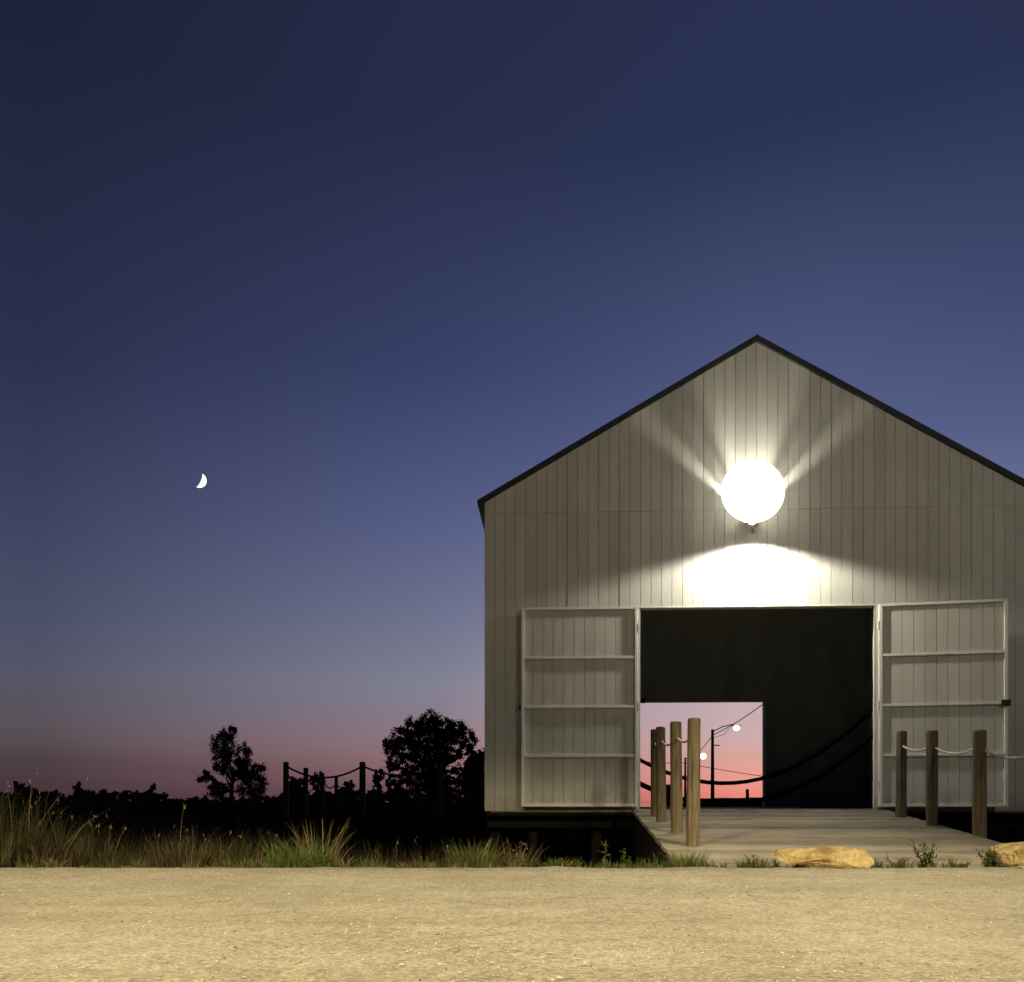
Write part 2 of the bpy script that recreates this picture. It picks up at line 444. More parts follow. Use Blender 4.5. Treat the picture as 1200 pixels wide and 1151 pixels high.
# back wall with its lower opening
FT = H + 1.80
b = MB()
for (u0, u1, z0) in ((-UW + .07, -OPN, FLOOR), (OPN, UW - .07, FLOOR)):
    b.prism([(u0, z0), (u1, z0), (u1, roof_z(u1) - .06), (u0, roof_z(u0) - .06)], DEP - .02, DEP + .11)
b.prism([(-OPN, FT), (OPN, FT), (OPN, roof_z(OPN) - .06), (0, PEAK - .06), (-OPN, roof_z(OPN) - .06)], DEP - .02, DEP + .11)
b.build('back_wall', M['black_in'], shed)
b = MB()
b.box(OPN - .022, OPN - .001, DEP + .0, DEP + .14, FLOOR + .002, FT - .002); b.box(-OPN + .001, -OPN + .022, DEP, DEP + .14, FLOOR + .002, FT - .002)
b.box(-OPN + .023, OPN - .023, DEP, DEP + .14, FT - .02, FT - .001)
b.build('back_opening_casing', M['trim'], shed)
b = MB(); b.box(-.80, -.74, DEP - .05, DEP - .022, FT - .045, FT + .03); b.build('door_stop', M['iron'], shed)
# dark lining on the inside of the side walls
for sgn in (-1, 1):
    b = MB(); x0, x1 = (UW - .078, UW - .062) if sgn > 0 else (-UW + .062, -UW + .078)
    b.box(x0, x1, .054, DEP - .022, FLOOR + .002, roof_z(UW) - .06); b.build('side_lining', M['black_in'], shed)
# floor
b = MB(); n = 40
for i in range(n):
    v0 = -.02 + (DEP + .16) / n * i
    b.box(-UW + .07, UW - .07, v0 + .003, v0 + (DEP + .16) / n - .003, FLOOR - .035, FLOOR)
b.build('floor', M['deck'], shed)
# roof
def roof_part(sgn, th, ov, v0, v1):
    e = UW + ov
    pts = [(0, PEAK), (0, PEAK - th), (sgn * (UW + .004), roof_z(UW + .004) - th), (sgn * (UW + .004), roof_z(e) - .23), (sgn * e, roof_z(e) - .03), (sgn * e, roof_z(e))]
    if sgn > 0: pts = pts[::-1]
    return pts
b = MB()
for sgn in (-1, 1): b.prism(roof_part(sgn, .074, .085, 0, 0), -.055, DEP + .2)
rf = b.build('roof', M['roof'], shed)
b = MB(); b.tube([(0, -.05, PEAK - .012), (0, DEP + .19, PEAK - .012)], .018, 8); b.build('ridge_cap', M['roof'], rf)
# beams and piles
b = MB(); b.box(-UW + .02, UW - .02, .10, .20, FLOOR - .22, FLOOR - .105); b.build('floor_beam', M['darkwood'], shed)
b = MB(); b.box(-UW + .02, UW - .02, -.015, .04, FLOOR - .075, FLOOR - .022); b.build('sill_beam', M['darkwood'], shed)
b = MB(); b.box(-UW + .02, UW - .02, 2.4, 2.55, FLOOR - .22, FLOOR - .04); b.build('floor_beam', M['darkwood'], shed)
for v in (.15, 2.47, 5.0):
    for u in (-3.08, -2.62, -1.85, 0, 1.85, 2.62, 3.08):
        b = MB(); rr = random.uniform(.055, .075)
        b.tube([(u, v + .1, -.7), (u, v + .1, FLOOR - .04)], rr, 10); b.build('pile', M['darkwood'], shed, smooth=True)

# doors
def make_door(sgn, ang):
    # local x runs from the hinge outwards, y towards the viewer is negative
    Wd = 1.362; zb = FLOOR + .03; zt = OPT + .002
    T = Matrix.Translation((sgn * (OPN + .006), -.032, 0)) @ Matrix.Rotation(ang, 4, 'Z')
    rnd = random.Random(5 + sgn)
    def bx(b, x0, x1, y0, y1, z0, z1):
        if sgn < 0: x0, x1 = -x1, -x0
        b.box(x0, x1, y0, y1, z0, z1, m=T)
    b = MB(); n = 11; wd = (Wd - .02) / n
    for i in range(n):
        j = rnd.uniform(-.0008, .0008)
        bx(b, .01 + i * wd + .002, .01 + (i + 1) * wd - .002, -.040 + j, -.018, zb + .01, zt - .01)
    bx(b, .012, Wd - .012, -.0175, -.006, zb + .012, zt - .012)
    d = b.build('door', M['door_paint'], shed)
    b = MB()
    sw = .036
    bx(b, 0, sw, -.072, -.004, zb, zt); bx(b, Wd - sw, Wd, -.072, -.004, zb, zt)
    hh = zt - zb
    for k in range(5):
        z = zb + (hh - .034) * k / 4
        bx(b, sw + .001, Wd - sw - .001, -.0705, -.0425, z, z + .034)
    bevel(b.build('door_frame', M['trim'], d), .004)
    if sgn > 0:
        b = MB(); z = zb + hh * .5
        bx(b, Wd - .075, Wd + .025, -.089, -.073, z - .035, z + .035); bx(b, Wd - .035, Wd - .005, -.115, -.0895, z - .02, z + .02)
        bx(b, Wd + .003, Wd + .018, -.0725, -.02, z - .025, z + .025)
        bevel(b.build('latch', M['iron'], d), .003)
    else:
        b = MB(); z = zb + hh * .5
        bx(b, Wd + .002, Wd + .03, -.06, -.03, z - .02, z + .02); b.build('latch', M['iron'], d)
    for z in (zb + .25, zb + hh * .5, zt - .25):
        b = MB(); bx(b, -.016, -.002, -.074, -.046, z - .05, z + .05); b.build('hinge', M['trim'], d)
make_door(-1, R(0.4))
make_door(1, R(-8))

# wall lamp: throws one fan of light up and one pool down
LZ = H + .312 * 10
lamp = thing('wall_lamp', 'lit up and down wall lamp over the shed doorway', 'lamp', shed.matrix_world @ Vector((0, 0, 0)), -TH)
lamp.location = (OX - .04 * math.cos(TH), OY + .04 * math.sin(TH), LZ)
b = MB(); b.box(-.05, .05, -.040, -.026, .02, .07); bevel(b.build('back_plate', M['lampgrey'], lamp), .005)
b = MB(); b.tube([(0, -.041, .045), (-.04, -.16, .05), (-.07, -.27, .085)], .012, 12); b.build('arm', M['lampgrey'], lamp, smooth=True)
b = MB(); b.lathe([(.02, -.028), (.036, -.026), (.04, -.018), (.04, .03), (.036, .046), (.02, .05)], 24, Vector((-.075, -.30, .085)))
b.build('housing', M['lampgrey'], lamp, smooth=True)
b = MB(); b.lathe([(.006, -.046), (.02, -.042), (.03, -.034), (.032, -.0285)], 24, Vector((-.075, -.30, .085))); b.build('lens', M['lens'], lamp, smooth=True)
b = MB(); b.tube([(-.075, -.32, .10), (-.08, -.365, .12), (-.085, -.372, .34)], .010, 8); b.build('bracket', M['lampgrey'], lamp, smooth=True)
b = MB(); nr = 10; vs = []; GC = Vector((-.085, -.38, .385))
prof = [(.345, .012), (.355, .0), (.35, -.015), (.31, -.055), (.24, -.09), (.12, -.115), (.01, -.12)]
m_ = Matrix.Rotation(R(90), 4, 'X')
b.lathe([(r_, -z_) for r_, z_ in prof], 48, GC, m=m_); b.build('bloom_disc', M['bloom'], lamp, smooth=True)  # outsized glowing disc, added in place of the lamp's bloom
b = MB(); b.lathe([(r_, z_) for r_, z_ in ((.33, -.013), (.25, -.04), (.1, -.055), (.04, -.06))], 40, GC, m=m_); b.build('reflector', M['lampgrey'], lamp, smooth=True)
for an, hw in ((27, .0034), (38, .0034), (72, .020), (104, .020), (-27, .0034), (-38, .0034), (-72, .020), (-104, .020), (180, .062)):   # vanes behind the glass added only to cut the light into rays
    b = MB(); b.box(-hw, hw, -.36, -.06, .045, .082, m=Matrix.Translation((-.04, 0, .20)) @ Matrix.Rotation(R(an), 4, 'Y'))
    b.build('added_ray_vane', M['lampgrey'], lamp)
WARM = (1, .94, .79)
light('lamp_glow', 'POINT', (-.04, -.22, .20), 10.5 * 4 * math.pi, WARM, lamp, radius=.005)
light('lamp_halo', 'POINT', (-.03, -.30, .40), .65 * 4 * math.pi, WARM, lamp, radius=.09)
light('lamp_down_beam', 'SPOT', (0, -.345, -.06), 18 * 4 * math.pi, WARM, lamp, (0, -.345 - .06, -1.1), R(159), .22, .07)

# ------------------------------------------------------------------ ramp
ramp = thing('wooden_ramp', 'wide weathered plank ramp rising from the road to the shed doorway', 'ramp', (OX, OY, 0), -TH)
RS = .103; V0 = -3.62; RU0, RU1 = -1.44, 1.49
def ramp_z(v): return FLOOR - .004 + RS * v
b = MB(); n = 29; rnd = random.Random(2)
for i in range(n):
    a = V0 + (-.035 - V0) / n * i; c = a + (-.035 - V0) / n - .009
    j = rnd.uniform(-.003, .003); e0 = rnd.uniform(-.008, .004); e1 = rnd.uniform(-.004, .008)
    vs = [(u, v, ramp_z(v) + dz + j) for dz in (-.036, 0) for v in (a, c) for u in (RU0 + e0, RU1 + e1)]
    b.add(vs, [(0, 2, 3, 1), (4, 5, 7, 6), (0, 1, 5, 4), (2, 6, 7, 3), (0, 4, 6, 2), (1, 3, 7, 5)])
b.build('deck', M['deck'], ramp)
for u in (RU0 + .05, -.5, .5, RU1 - .10):
    b = MB()
    vs = [(uu, v, ramp_z(v) - .037 + dz) for dz in (-.15, 0) for v in (V0 + .05, -.06) for uu in (u, u + .05)]
    b.add(vs, [(0, 2, 3, 1), (4, 5, 7, 6), (0, 1, 5, 4), (2, 6, 7, 3), (0, 4, 6, 2), (1, 3, 7, 5)])
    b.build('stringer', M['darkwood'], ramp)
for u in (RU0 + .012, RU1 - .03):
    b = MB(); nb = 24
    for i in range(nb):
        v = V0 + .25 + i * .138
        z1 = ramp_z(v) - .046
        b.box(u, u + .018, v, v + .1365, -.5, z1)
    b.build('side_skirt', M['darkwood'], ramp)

# ------------------------------------------------------------------ posts and ropes
def make_post(base, h, r, label, group, mat='post', name='rope_post'):
    o_b = MB(); ph = random.uniform(0, 9)
    jit = lambda a, z: .08 * noise.noise((math.cos(a) * 1.3 + ph, math.sin(a) * 1.3, z * 1.2)) + .02 * noise.noise((math.cos(a) * 5, math.sin(a) * 5 + ph, z * 2))
    lx, ly = random.uniform(-.012, .012), random.uniform(-.012, .012)
    prof = [(r * 1.04, -.25), (r * 1.03, 0)] + [(r * (1.03 - .06 * k / 8), h * k / 8) for k in range(1, 8)] + [(r * .97, h - .02), (r * .94, h - .006), (r * .84, h), (r * .4, h + .004)]
    o_b.lathe(prof, 22, jit=jit)
    o_b.v = [(x + lx * z, y + ly * z, z) for x, y, z in o_b.v]
    o = o_b.build(name, M[mat], smooth=True); o.location = base
    return tag(o, label, 'post', group)
def ramp_world_z(y): return H - (.085 + .103 * (10 - y)) - .006
def sag(a, c, s, n=12):
    return [a.lerp(c, i / n) - Vector((0, 0, s * 4 * (i / n) * (1 - i / n))) for i in range(n + 1)]
def rope(name, pts, sags, rad, mat, label, group):
    path = []
    for i in range(len(pts) - 1):
        seg = sag(pts[i], pts[i + 1], sags[i]); path += seg if i == 0 else seg[1:]
    c = Vector(pts[0]); b = MB(); b.tube([p - c for p in path], rad, 8)
    o = b.build(name, M[mat], smooth=True); o.location = c
    return tag(o, label, 'rope', group)
G1 = 'rope posts along the ramp'
left = [(812, 990, 842, 'thick wooden rope post nearest the road on the left edge of the ramp', .058),
        (793, 975, 846, 'wooden rope post second from the road on the left edge of the ramp', .056),
        (775, 962, 852, 'wooden rope post third from the road on the left edge of the ramp', .050),
        (767.5, 955, 855, 'wooden rope post closest to the doorway on the left edge of the ramp', .046)]
right = [(1223, 990.5, 856, 'wooden rope post at the foot of the right edge of the ramp', .058),
         (1148, 980, 856, 'wooden rope post nearest the road on the right side, before the door latch', .058),
         (1092, 968, 856.5, 'middle wooden rope post in front of the open right door', .056),
         (1056, 958, 857, 'wooden rope post closest to the doorway on the right edge of the ramp', .054)]
def row(lst):
    out = []
    for (xp, yb, yt, lab, r) in lst:
        d = 1.115 / (.103 + (yb - 940) / 1000)
        base = P(xp, yb, d); base.z = ramp_world_z(d)
        h = (940 - yt) / 1000 * d + H - base.z
        make_post(base, h, r, lab, G1); out.append(base + Vector((0, 0, h - .145)))
    return out
tl = row(left); tr = row(right)
def cross(pts, dx): return [p + Vector((dx, 0, 0)) for p in pts]
rope('rope', cross(tl, .0), [.05, .06, .05], .011, 'rope', 'pale rope slung between the four posts on the left of the ramp', 'ropes along the ramp')
rope('rope', cross(tr, .0), [.10, .075, .06], .011, 'rope', 'pale rope sagging between the posts before the right door', 'ropes along the ramp')

# the boardwalk out in the marsh
G2 = 'rope posts of the marsh boardwalk'
DK = H - .34
bw = thing('boardwalk', 'dark boardwalk on piles crossing the marsh left of the shed', 'boardwalk', (P(335, 940, 19).x, 19, 0))
Lb = P(560, 940, 19).x + .6 - bw.location.x
b = MB(); n = 44
for i in range(n): b.box(Lb / n * i - .12, Lb / n * (i + 1) - .13, -.1, 1.8, DK - .04, DK)
b.build('deck', M['darkwood'], bw)
b = MB(); b.box(-.12, Lb, -.06, .02, DK - .2, DK - .042); b.build('beam', M['darkwood'], bw)
dirv = (Vector((P(411, 914, 34.3).x, 34.3)) - Vector((P(335, 893, 19).x, 19))).normalized()
T = Matrix.Translation((0, 0, 0)) @ Matrix.Rotation(-math.atan2(dirv.x, dirv.y), 4, 'Z')
b = MB()
for i in range(90): b.box(-.08, 1.62, 1.85 + i * .16, 2.0 + i * .16, DK - .05, DK - .006, m=T)
b.build('deck', M['darkwood'], bw)
for i in range(5):
    b = MB(); x = .02 + i * (Lb - .2) / 4; b.tube([(x, .05, -.8), (x, .05, DK - .05)], .07, 8); b.build('pile', M['darkwood'], bw, smooth=True)
    b = MB(); b.tube([(x, 1.7, -.8), (x, 1.7, DK - .05)], .07, 8); b.build('pile', M['darkwood'], bw, smooth=True)
def mpost(xp, yt, d, lab, r=.065):
    base = P(xp, 940, d); base.z = DK - .02
    h = (940 - yt) / 1000 * d + H - base.z
    make_post(base, h, r, lab, G2, 'post'); return base + Vector((0, 0, h - .09))
fa = mpost(335, 893, 19, 'dark rope post at the left corner of the marsh boardwalk, tallest on the left')
fb = mpost(425, 893, 19, 'lone tall dark rope post between the boardwalk corner and the round tree', .07)
fc = mpost(515, 894, 19, 'dim rope post standing before the trunk of the round tree', .07)
fd = mpost(590, 894, 19, 'dark rope post of the boardwalk hidden behind the shed', .07)
rc = [fa, mpost(358, 900, 22.3, 'dark rope post just behind the boardwalk corner post'),
      mpost(378, 906, 26.2, 'dark rope post midway along the receding boardwalk row'),
      mpost(394, 910.5, 30.3, 'small dark rope post second from the far end of the boardwalk row'),
      mpost(411, 914, 34.4, 'smallest dark rope post at the far end of the boardwalk row')]
rope('rope', [fa, fb, fc, fd], [.26, .2, .2], .022, 'darkrope', 'long dark rope sagging along the front of the marsh boardwalk', 'ropes of the marsh boardwalk')
rope('rope', [p - Vector((0, 0, .12)) for p in rc], [.22] * 4, .022, 'darkrope', 'dark rope looping along the receding row of boardwalk posts', 'ropes of the marsh boardwalk')

# ------------------------------------------------------------------ hammocks slung across the passage
mw = Matrix.Translation((OX, OY, 0)) @ Matrix.Rotation(-TH, 4, 'Z')
def hammock(a, c, s, label, rad):
    a = mw @ Vector(a); c = mw @ Vector(c)
    path = sag(a, c, s, 28); n = len(path)
    b = MB(); rr = [rad * (.35 + .65 * math.sin(math.pi * i / (n - 1)) ** .6) for i in range(n)]
    b.tube([p - a for p in path], rr, 10)
    o = b.build('hammock', M['fabric'], smooth=True); o.location = a
    tag(o, label, 'hammock', 'hammocks inside the shed')
hammock((-3.1, 4.2, FLOOR + 2.95), (3.1, 4.5, FLOOR + 1.73), 1.89, 'rolled dark hammock slung wall to wall inside the shed, the higher of two', .034)
hammock((-3.1, 3.6, FLOOR + 2.25), (3.1, 4.2, FLOOR + 1.36), 1.73, 'low dark hammock sagging to the floor inside the shed', .044)

# ------------------------------------------------------------------ beyond the shed
def street_lamp(d, xp, ytop, ax, ay, label):
    top = P(xp, ytop, d); end = P(ax, ay, d)
    t = thing('street_lamp', label, 'street lamp', (top.x, d, -.3), 0, 'street lamps beyond the shed')
    o = t.location.copy(); o.z = -.3
    b = MB(); b.tube([(0, 0, -.3), (0, 0, top.z + .3)], [.15, .10], 10); b.build('pole', M['pole'], t, smooth=True)
    e = end - o; s = Vector((0, 0, top.z + .3 - .15))
    b = MB(); b.tube([s, s.lerp(e, .4) + Vector((0, 0, .18)), e + Vector((-.3, 0, .12))], .035, 8); b.build('arm', M['iron'], t, smooth=True)
    b = MB(); b.tube([s - Vector((0, 0, .45)), s.lerp(e, .5) - Vector((0, 0, .38)), e + Vector((-.35, 0, .0))], .018, 6); b.build('stay', M['iron'], t, smooth=True)
    m = Matrix.Diagonal((1.5, .8, .5, 1))
    b = MB(); b.lathe([(.1, -.02), (.2, .0), (.22, .08), (.17, .16), (.06, .2)], 16, e, m=m.to_3x3().to_4x4()); hd = b.build('lamp_head', M['iron'], t, smooth=True)
    b = MB(); q = .0034 * d
    b.lathe([(q * math.sin(a), -q * math.cos(a)) for a in [R(10 + 16 * k) for k in range(11)]], 18, e + Vector((0, -.05, -.12))); b.build('lens', M['street_lens'], t, smooth=True)
    b = MB(); b.box(.1, .5, -.04, .04, top.z + .3 - 1.15, top.z + .3 - 1.08); b.build('cross_arm', M['iron'], t)
    return o + s, e + o
p1, l1 = street_lamp(60, 835, 855, 863, 851, 'lit street lamp on a dark pole seen large through the shed opening')
p2, l2 = street_lamp(92, 803, 888, 824, 885, 'smaller lit street lamp peeping out behind the front ramp post')
def wire(pts, sg, rad, label):
    path = []
    for i in range(len(pts) - 1):
        s_ = sag(pts[i], pts[i + 1], sg); path += s_ if i == 0 else s_[1:]
    b = MB(); b.tube([p - pts[0] for p in path], rad, 5); o = b.build('power_line', M['iron']); o.location = pts[0]
    tag(o, label, 'power line', 'power lines beyond the shed')
wire([P(960, 770, 40), p1 - Vector((0, 0, .25)), p2 - Vector((0, 0, .25))], .35, .028, 'thin power line slanting past the larger street lamp')
wire([P(700, 884, 75), P(800, 894, 75), P(1010, 922, 75)], .25, .03, 'thin power line crossing low over the pink horizon')
# bank with a rope post
b = MB(); xs = [i * .8 for i in range(60)]
vs = []
for x in xs:
    wx = 7.9 + x; e = min(1, x / 1.4)
    for (dy, hz) in ((-1.6, -.4), (-.5, .55), (0, .68), (.6, .62), (2.2, -.4)):
        hh = -.4 + (hz + .4) * e
        vs.append((wx, 45 + dy, hh + (.06 * noise.noise((x * .7, dy, 0)) if hz > 0 else 0)))
fs = [(i * 5 + k, (i + 1) * 5 + k, (i + 1) * 5 + k + 1, i * 5 + k + 1) for i in range(59) for k in range(4)]
b.add(vs, fs); tag(b.build('bank', M['ground'], smooth=True), kind='structure')
base = P(876, 940, 43.7); base.z = .5
make_post(base, (940 - 925) / 1000 * 43.7 + H - .5, .085, 'short dark post on the far bank, seen through the shed', 'posts on the far bank')

# ------------------------------------------------------------------ moon
def moon():
    d = 1500; c = P(233.2, 562.8, d); rad = 8.4 / 1000 * d
    n = -c.normalized(); rt = Vector((1, 0, 0)); rt = (rt - n * rt.dot(n)).normalized(); up = n.cross(rt)
    if up.z < 0: up = -up
    bul = (rt * .86 - up * .5).normalized(); ch = (rt * .5 + up * .86).normalized()
    b = MB(); NL, NP = 28, 10; vs = []; fs = []
    for i in range(NL + 1):
        la = R(-90 + 180 * i / NL)
        for k in range(NP + 1):
            ph = R(-15 + 90 * k / NP)
            vs.append((ch * math.sin(la) + (bul * math.cos(ph) + n * math.sin(ph)) * math.cos(la)) * rad)
    for i in range(NL):
        for k in range(NP): fs.append((i * (NP + 1) + k, i * (NP + 1) + k + 1, (i + 1) * (NP + 1) + k + 1, (i + 1) * (NP + 1) + k))
    b.add(vs, fs); o = b.build('moon', M['moon'], smooth=True); o.location = c
    tag(o, 'thin white crescent moon in the dark blue sky', 'moon')
moon()

# ------------------------------------------------------------------ trees and shrubs
def gcol(k=1.0):
    q = random.uniform(.6, 1.25) * k
    return (.045 * q, .058 * q, .026 * q)
def crown(b, lobes, d, base, n, size, asp=.45, depth=1.0, droop=None):
    tot = sum(l[2] * l[3] for l in lobes)
    for (xp, yp, rx, ry) in lobes:
        c = P(xp, yp, d) - base; k = d / 1000
        m = int(n * rx * ry / tot)
        clumps = []
        for _ in range(max(5, m // 45)):
            while True:
                v = Vector((random.uniform(-1, 1), random.uniform(-1, 1), random.uniform(-1, 1)))
                if .15 < v.length < 1: break
            v = v * (v.length ** -.35)
            clumps.append(v)
        clumps += [v * 1.18 for v in clumps[::4]]
        for _ in range(m):
            v = random.choice(clumps) + Vector((random.gauss(0, .17), random.gauss(0, .17), random.gauss(0, .17)))
            b.leaf(c + Vector((v.x * rx * k, v.y * (rx + ry) * .5 * k * depth, v.z * ry * k)), size * random.uniform(.6, 1.4), gcol(), asp, droop)
def branch_tube(b, p, q, r0, r1, wob=.08, n=6):
    pts = []
    for i in range(n + 1):
        t = i / n; v = p.lerp(q, t)
        s = (q - p).length * wob * math.sin(t * math.pi)
        pts.append(v + Vector((random.uniform(-s, s), random.uniform(-s, s), random.uniform(-s, s) * .4)))
    b.tube(pts, [r0 + (r1 - r0) * i / n for i in range(n + 1)], 7)
def tree(name, label, cat, xp, d, lobes, n, size, trunk_r, fork=.45, group=None, droop=None, asp=.45):
    base = P(xp, 940, d); base.z = -.35
    t = thing(name, label, cat, base, 0, group)
    tb = MB()
    k = d / 1000
    cen = [P(l[0], l[1], d) - base for l in lobes]
    hi = max(c.z for c in cen)
    fk = Vector((random.uniform(-.05, .05), 0, hi * fork))
    branch_tube(tb, Vector((0, 0, -.15)), fk, trunk_r * 1.2, trunk_r * .8, .03)
    for c in cen:
        branch_tube(tb, fk * random.uniform(.6, 1.0), c, trunk_r * .55, trunk_r * .12, .07)
        for _ in range(3):
            q = c + Vector((random.gauss(0, .4), random.gauss(0, .4), random.gauss(0, .4)))
            branch_tube(tb, c * .8 + fk * .2, q, trunk_r * .2, trunk_r * .05, .1, 4)
    tb.build('trunk', M['bark'], t, smooth=True)
    cb = MB(); crown(cb, lobes, d, base, n, size, asp, droop=droop); cb.build('crown', M['foliage'], t)
    return t
tree('eucalyptus_tree', 'slim dark eucalyptus with leaning tufted crown left of the boardwalk', 'tree', 272, 48,
     [(263, 874, 12, 18), (271, 860, 7, 8), (286, 887, 9, 13), (276, 903, 12, 11), (241, 911, 8, 8), (260, 894, 9, 12), (301, 902, 8, 8), (295, 922, 16, 15), (257, 928, 12, 11), (248, 920, 6, 6), (288, 908, 9, 9)],
     12500, .16, .13, .45, droop=-.5, asp=.34)
tree('broad_tree', 'large round crowned dark tree standing close to the shed wall', 'tree', 508, 42,
     [(503, 846, 15, 11), (486, 853, 13, 11), (470, 864, 13, 11), (459, 879, 10, 12), (519, 850, 11, 9), (535, 854, 12, 10), (548, 868, 10, 11), (553, 880, 7, 7),
      (500, 866, 24, 14), (526, 868, 18, 12), (478, 880, 17, 12), (508, 888, 20, 12), (530, 884, 11, 9), (456, 897, 7, 7), (470, 900, 10, 9), (490, 906, 16, 11),
      (516, 908, 14, 11), (459, 914, 6, 7), (474, 918, 9, 8), (538, 902, 8, 8), (546, 914, 9, 10), (528, 924, 15, 12), (500, 926, 20, 12), (462, 932, 11, 9), (548, 934, 12, 12)],
     34000, .13, .2, .5)
tree('broad_tree', 'dark bushy tree half hidden by the left corner of the shed', 'tree', 566, 36,
     [(560, 895, 12, 12), (553, 915, 10, 16), (570, 905, 16, 22), (556, 935, 14, 14), (585, 900, 16, 20)], 6500, .2, .1, .4)
# bare sapling whose twigs show against the sky at the wall
base = P(569, 940, 30); base.z = -.35
t = thing('bare_sapling', 'thin leafless sapling whose twigs poke out beside the shed corner', 'tree', base)
b = MB(); rnd = random.Random(4)
def twig(p, dv, ln, r, lev):
    q = p + dv * ln; b.tube([p, p.lerp(q, .5) + Vector((rnd.gauss(0, .02), 0, 0)), q], [r, r * .8, r * .55], 5)
    if lev:
        for _ in range(3):
            nd = (dv + Vector((rnd.gauss(0, .35), rnd.gauss(0, .35), rnd.gauss(.1, .2)))).normalized(); twig(p.lerp(q, rnd.uniform(.5, 1)), nd, ln * .62, r * .5, lev - 1)
twig(Vector((0, 0, -.1)), Vector((-.04, 0, 1)), 1.9, .03, 4)
b.build('trunk', M['bark'], t)

def shrub(label, xp, ytop, d, w, n, size=.13, top=None, name='shrub'):
    base = P(xp, 940, d); base.z = -.35
    t = thing(name, label, 'shrub', base, 0, 'shrubs along the marsh')
    hh = 940 - ytop; lobes = []
    ybase = 940 + (H + .35) / d * 1000
    for i in range(5):
        f = i / 4; wy = ytop + (ybase - ytop) * (.15 + .75 * f)
        lobes.append((xp + random.uniform(-.35, .35) * w, wy, w * random.uniform(.4, .65), (ybase - ytop) * .16))
    lobes.append((xp + random.uniform(-.2, .2) * w, ytop + (ybase - ytop) * .08, w * .28, (ybase - ytop) * .09))
    tb = MB()
    for l in lobes: branch_tube(tb, Vector((random.uniform(-.1, .1), 0, -.1)), P(l[0], l[1], d) - base, .035, .012, .08)
    tb.build('stem', M['bark'], t, smooth=True)
    cb = MB(); crown(cb, lobes, d, base, n * 2, size * 1.1, .5); cb.build('foliage', M['foliage'], t)
for a in [('tallest shrub at the far left edge of the marsh', 19, 917, 26, 15, 1100),
          ('tufted shrub beside the tallest one at the far left', 36, 921, 27, 9, 600),
          ('flat topped shrub rising over the far left scrub', 90, 918, 34, 9, 420),
          ('low dark shrub in the middle of the left scrub line', 122, 926, 30, 12, 700),
          ('small forked shrub rising over the scrub left of the eucalyptus', 178, 921, 32, 7, 420),
          ('tiny round shrub just right of the forked shrub', 193, 929, 33, 5, 240),
          ('dark shrub filling the corner of the boardwalk', 346, 913, 30, 16, 1200),
          ('open shrub behind the middle of the boardwalk posts', 374, 906, 38, 14, 800),
          ('leafy shrub just left of the lone tall post', 408, 918, 37, 17, 1000),
          ('airy shrub right of the lone tall post', 442, 903, 39, 13, 800),
          ('dark shrub below the left side of the round tree', 466, 917, 37, 18, 1300),
          ('dark shrub seen through the shed behind the left posts', 782, 921, 38, 15, 1400)]:
    shrub(*a)

# far scrub reading as one dark mass
b = MB()
for _ in range(15000):
    y = random.uniform(27, 44); xp = random.uniform(-140, 640); x = (xp - 600) / 1000 * y
    prof = 928 if xp < 60 else 929 if xp < 190 else 937 if xp < 300 else 933
    prof += 8 * noise.noise((xp * .045, 0, 0)) + 6 * noise.noise((xp * .16, 3, 0)) + (-4 if 330 < xp < 480 else 0)
    top = H + (940 - prof) / 1000 * y
    z = -.3 + (top + .3) * random.random() ** .6
    b.leaf(Vector((x, y, z)), random.uniform(.12, .3), gcol(), .5)
tag(b.build('far_scrub', M['foliage']), 'dark low scrub along the marsh horizon', 'scrub', kind='stuff')

# ------------------------------------------------------------------ grasses
DRY = (.26, .205, .10); TAN = (.19, .15, .075); OLV = (.085, .085, .032); GRN = (.10, .16, .034); BRN = (.13, .085, .05)
def mixc(cs):
    c = random.choice(cs); k = random.uniform(.65, 1.2); return tuple(q * k for q in c)
def dens(xp):
    # (density, height, palette)
    if xp < 50: return 1.0, .78, (OLV, OLV, TAN, DRY)
    if xp < 110: return .9, .60, (OLV, OLV, TAN, BRN)
    if xp < 200: return .75, .42, (TAN, BRN, OLV)
    if xp < 300: return .9, .40, (TAN, OLV, DRY, BRN)
    if xp < 410: return .7, .26, (OLV, BRN, TAN)
    if xp < 490: return .45, .24, (OLV, BRN, BRN)
    if xp < 570: return .45, .22, (OLV, TAN, OLV, GRN)
    if xp < 640: return .4, .22, (BRN, OLV, TAN)
    return .55, .15, (OLV, TAN, GRN, GRN)
b = MB()
def uv_left_limit(x, y):      # keeps clear of the ramp
    p = mw.inverted() @ Vector((x, y, 0)); return p.x < RU0 - .03 or p.y < V0 - .05 or p.x > RU1 + .03
def pal_of(xp):
    return dens(xp)
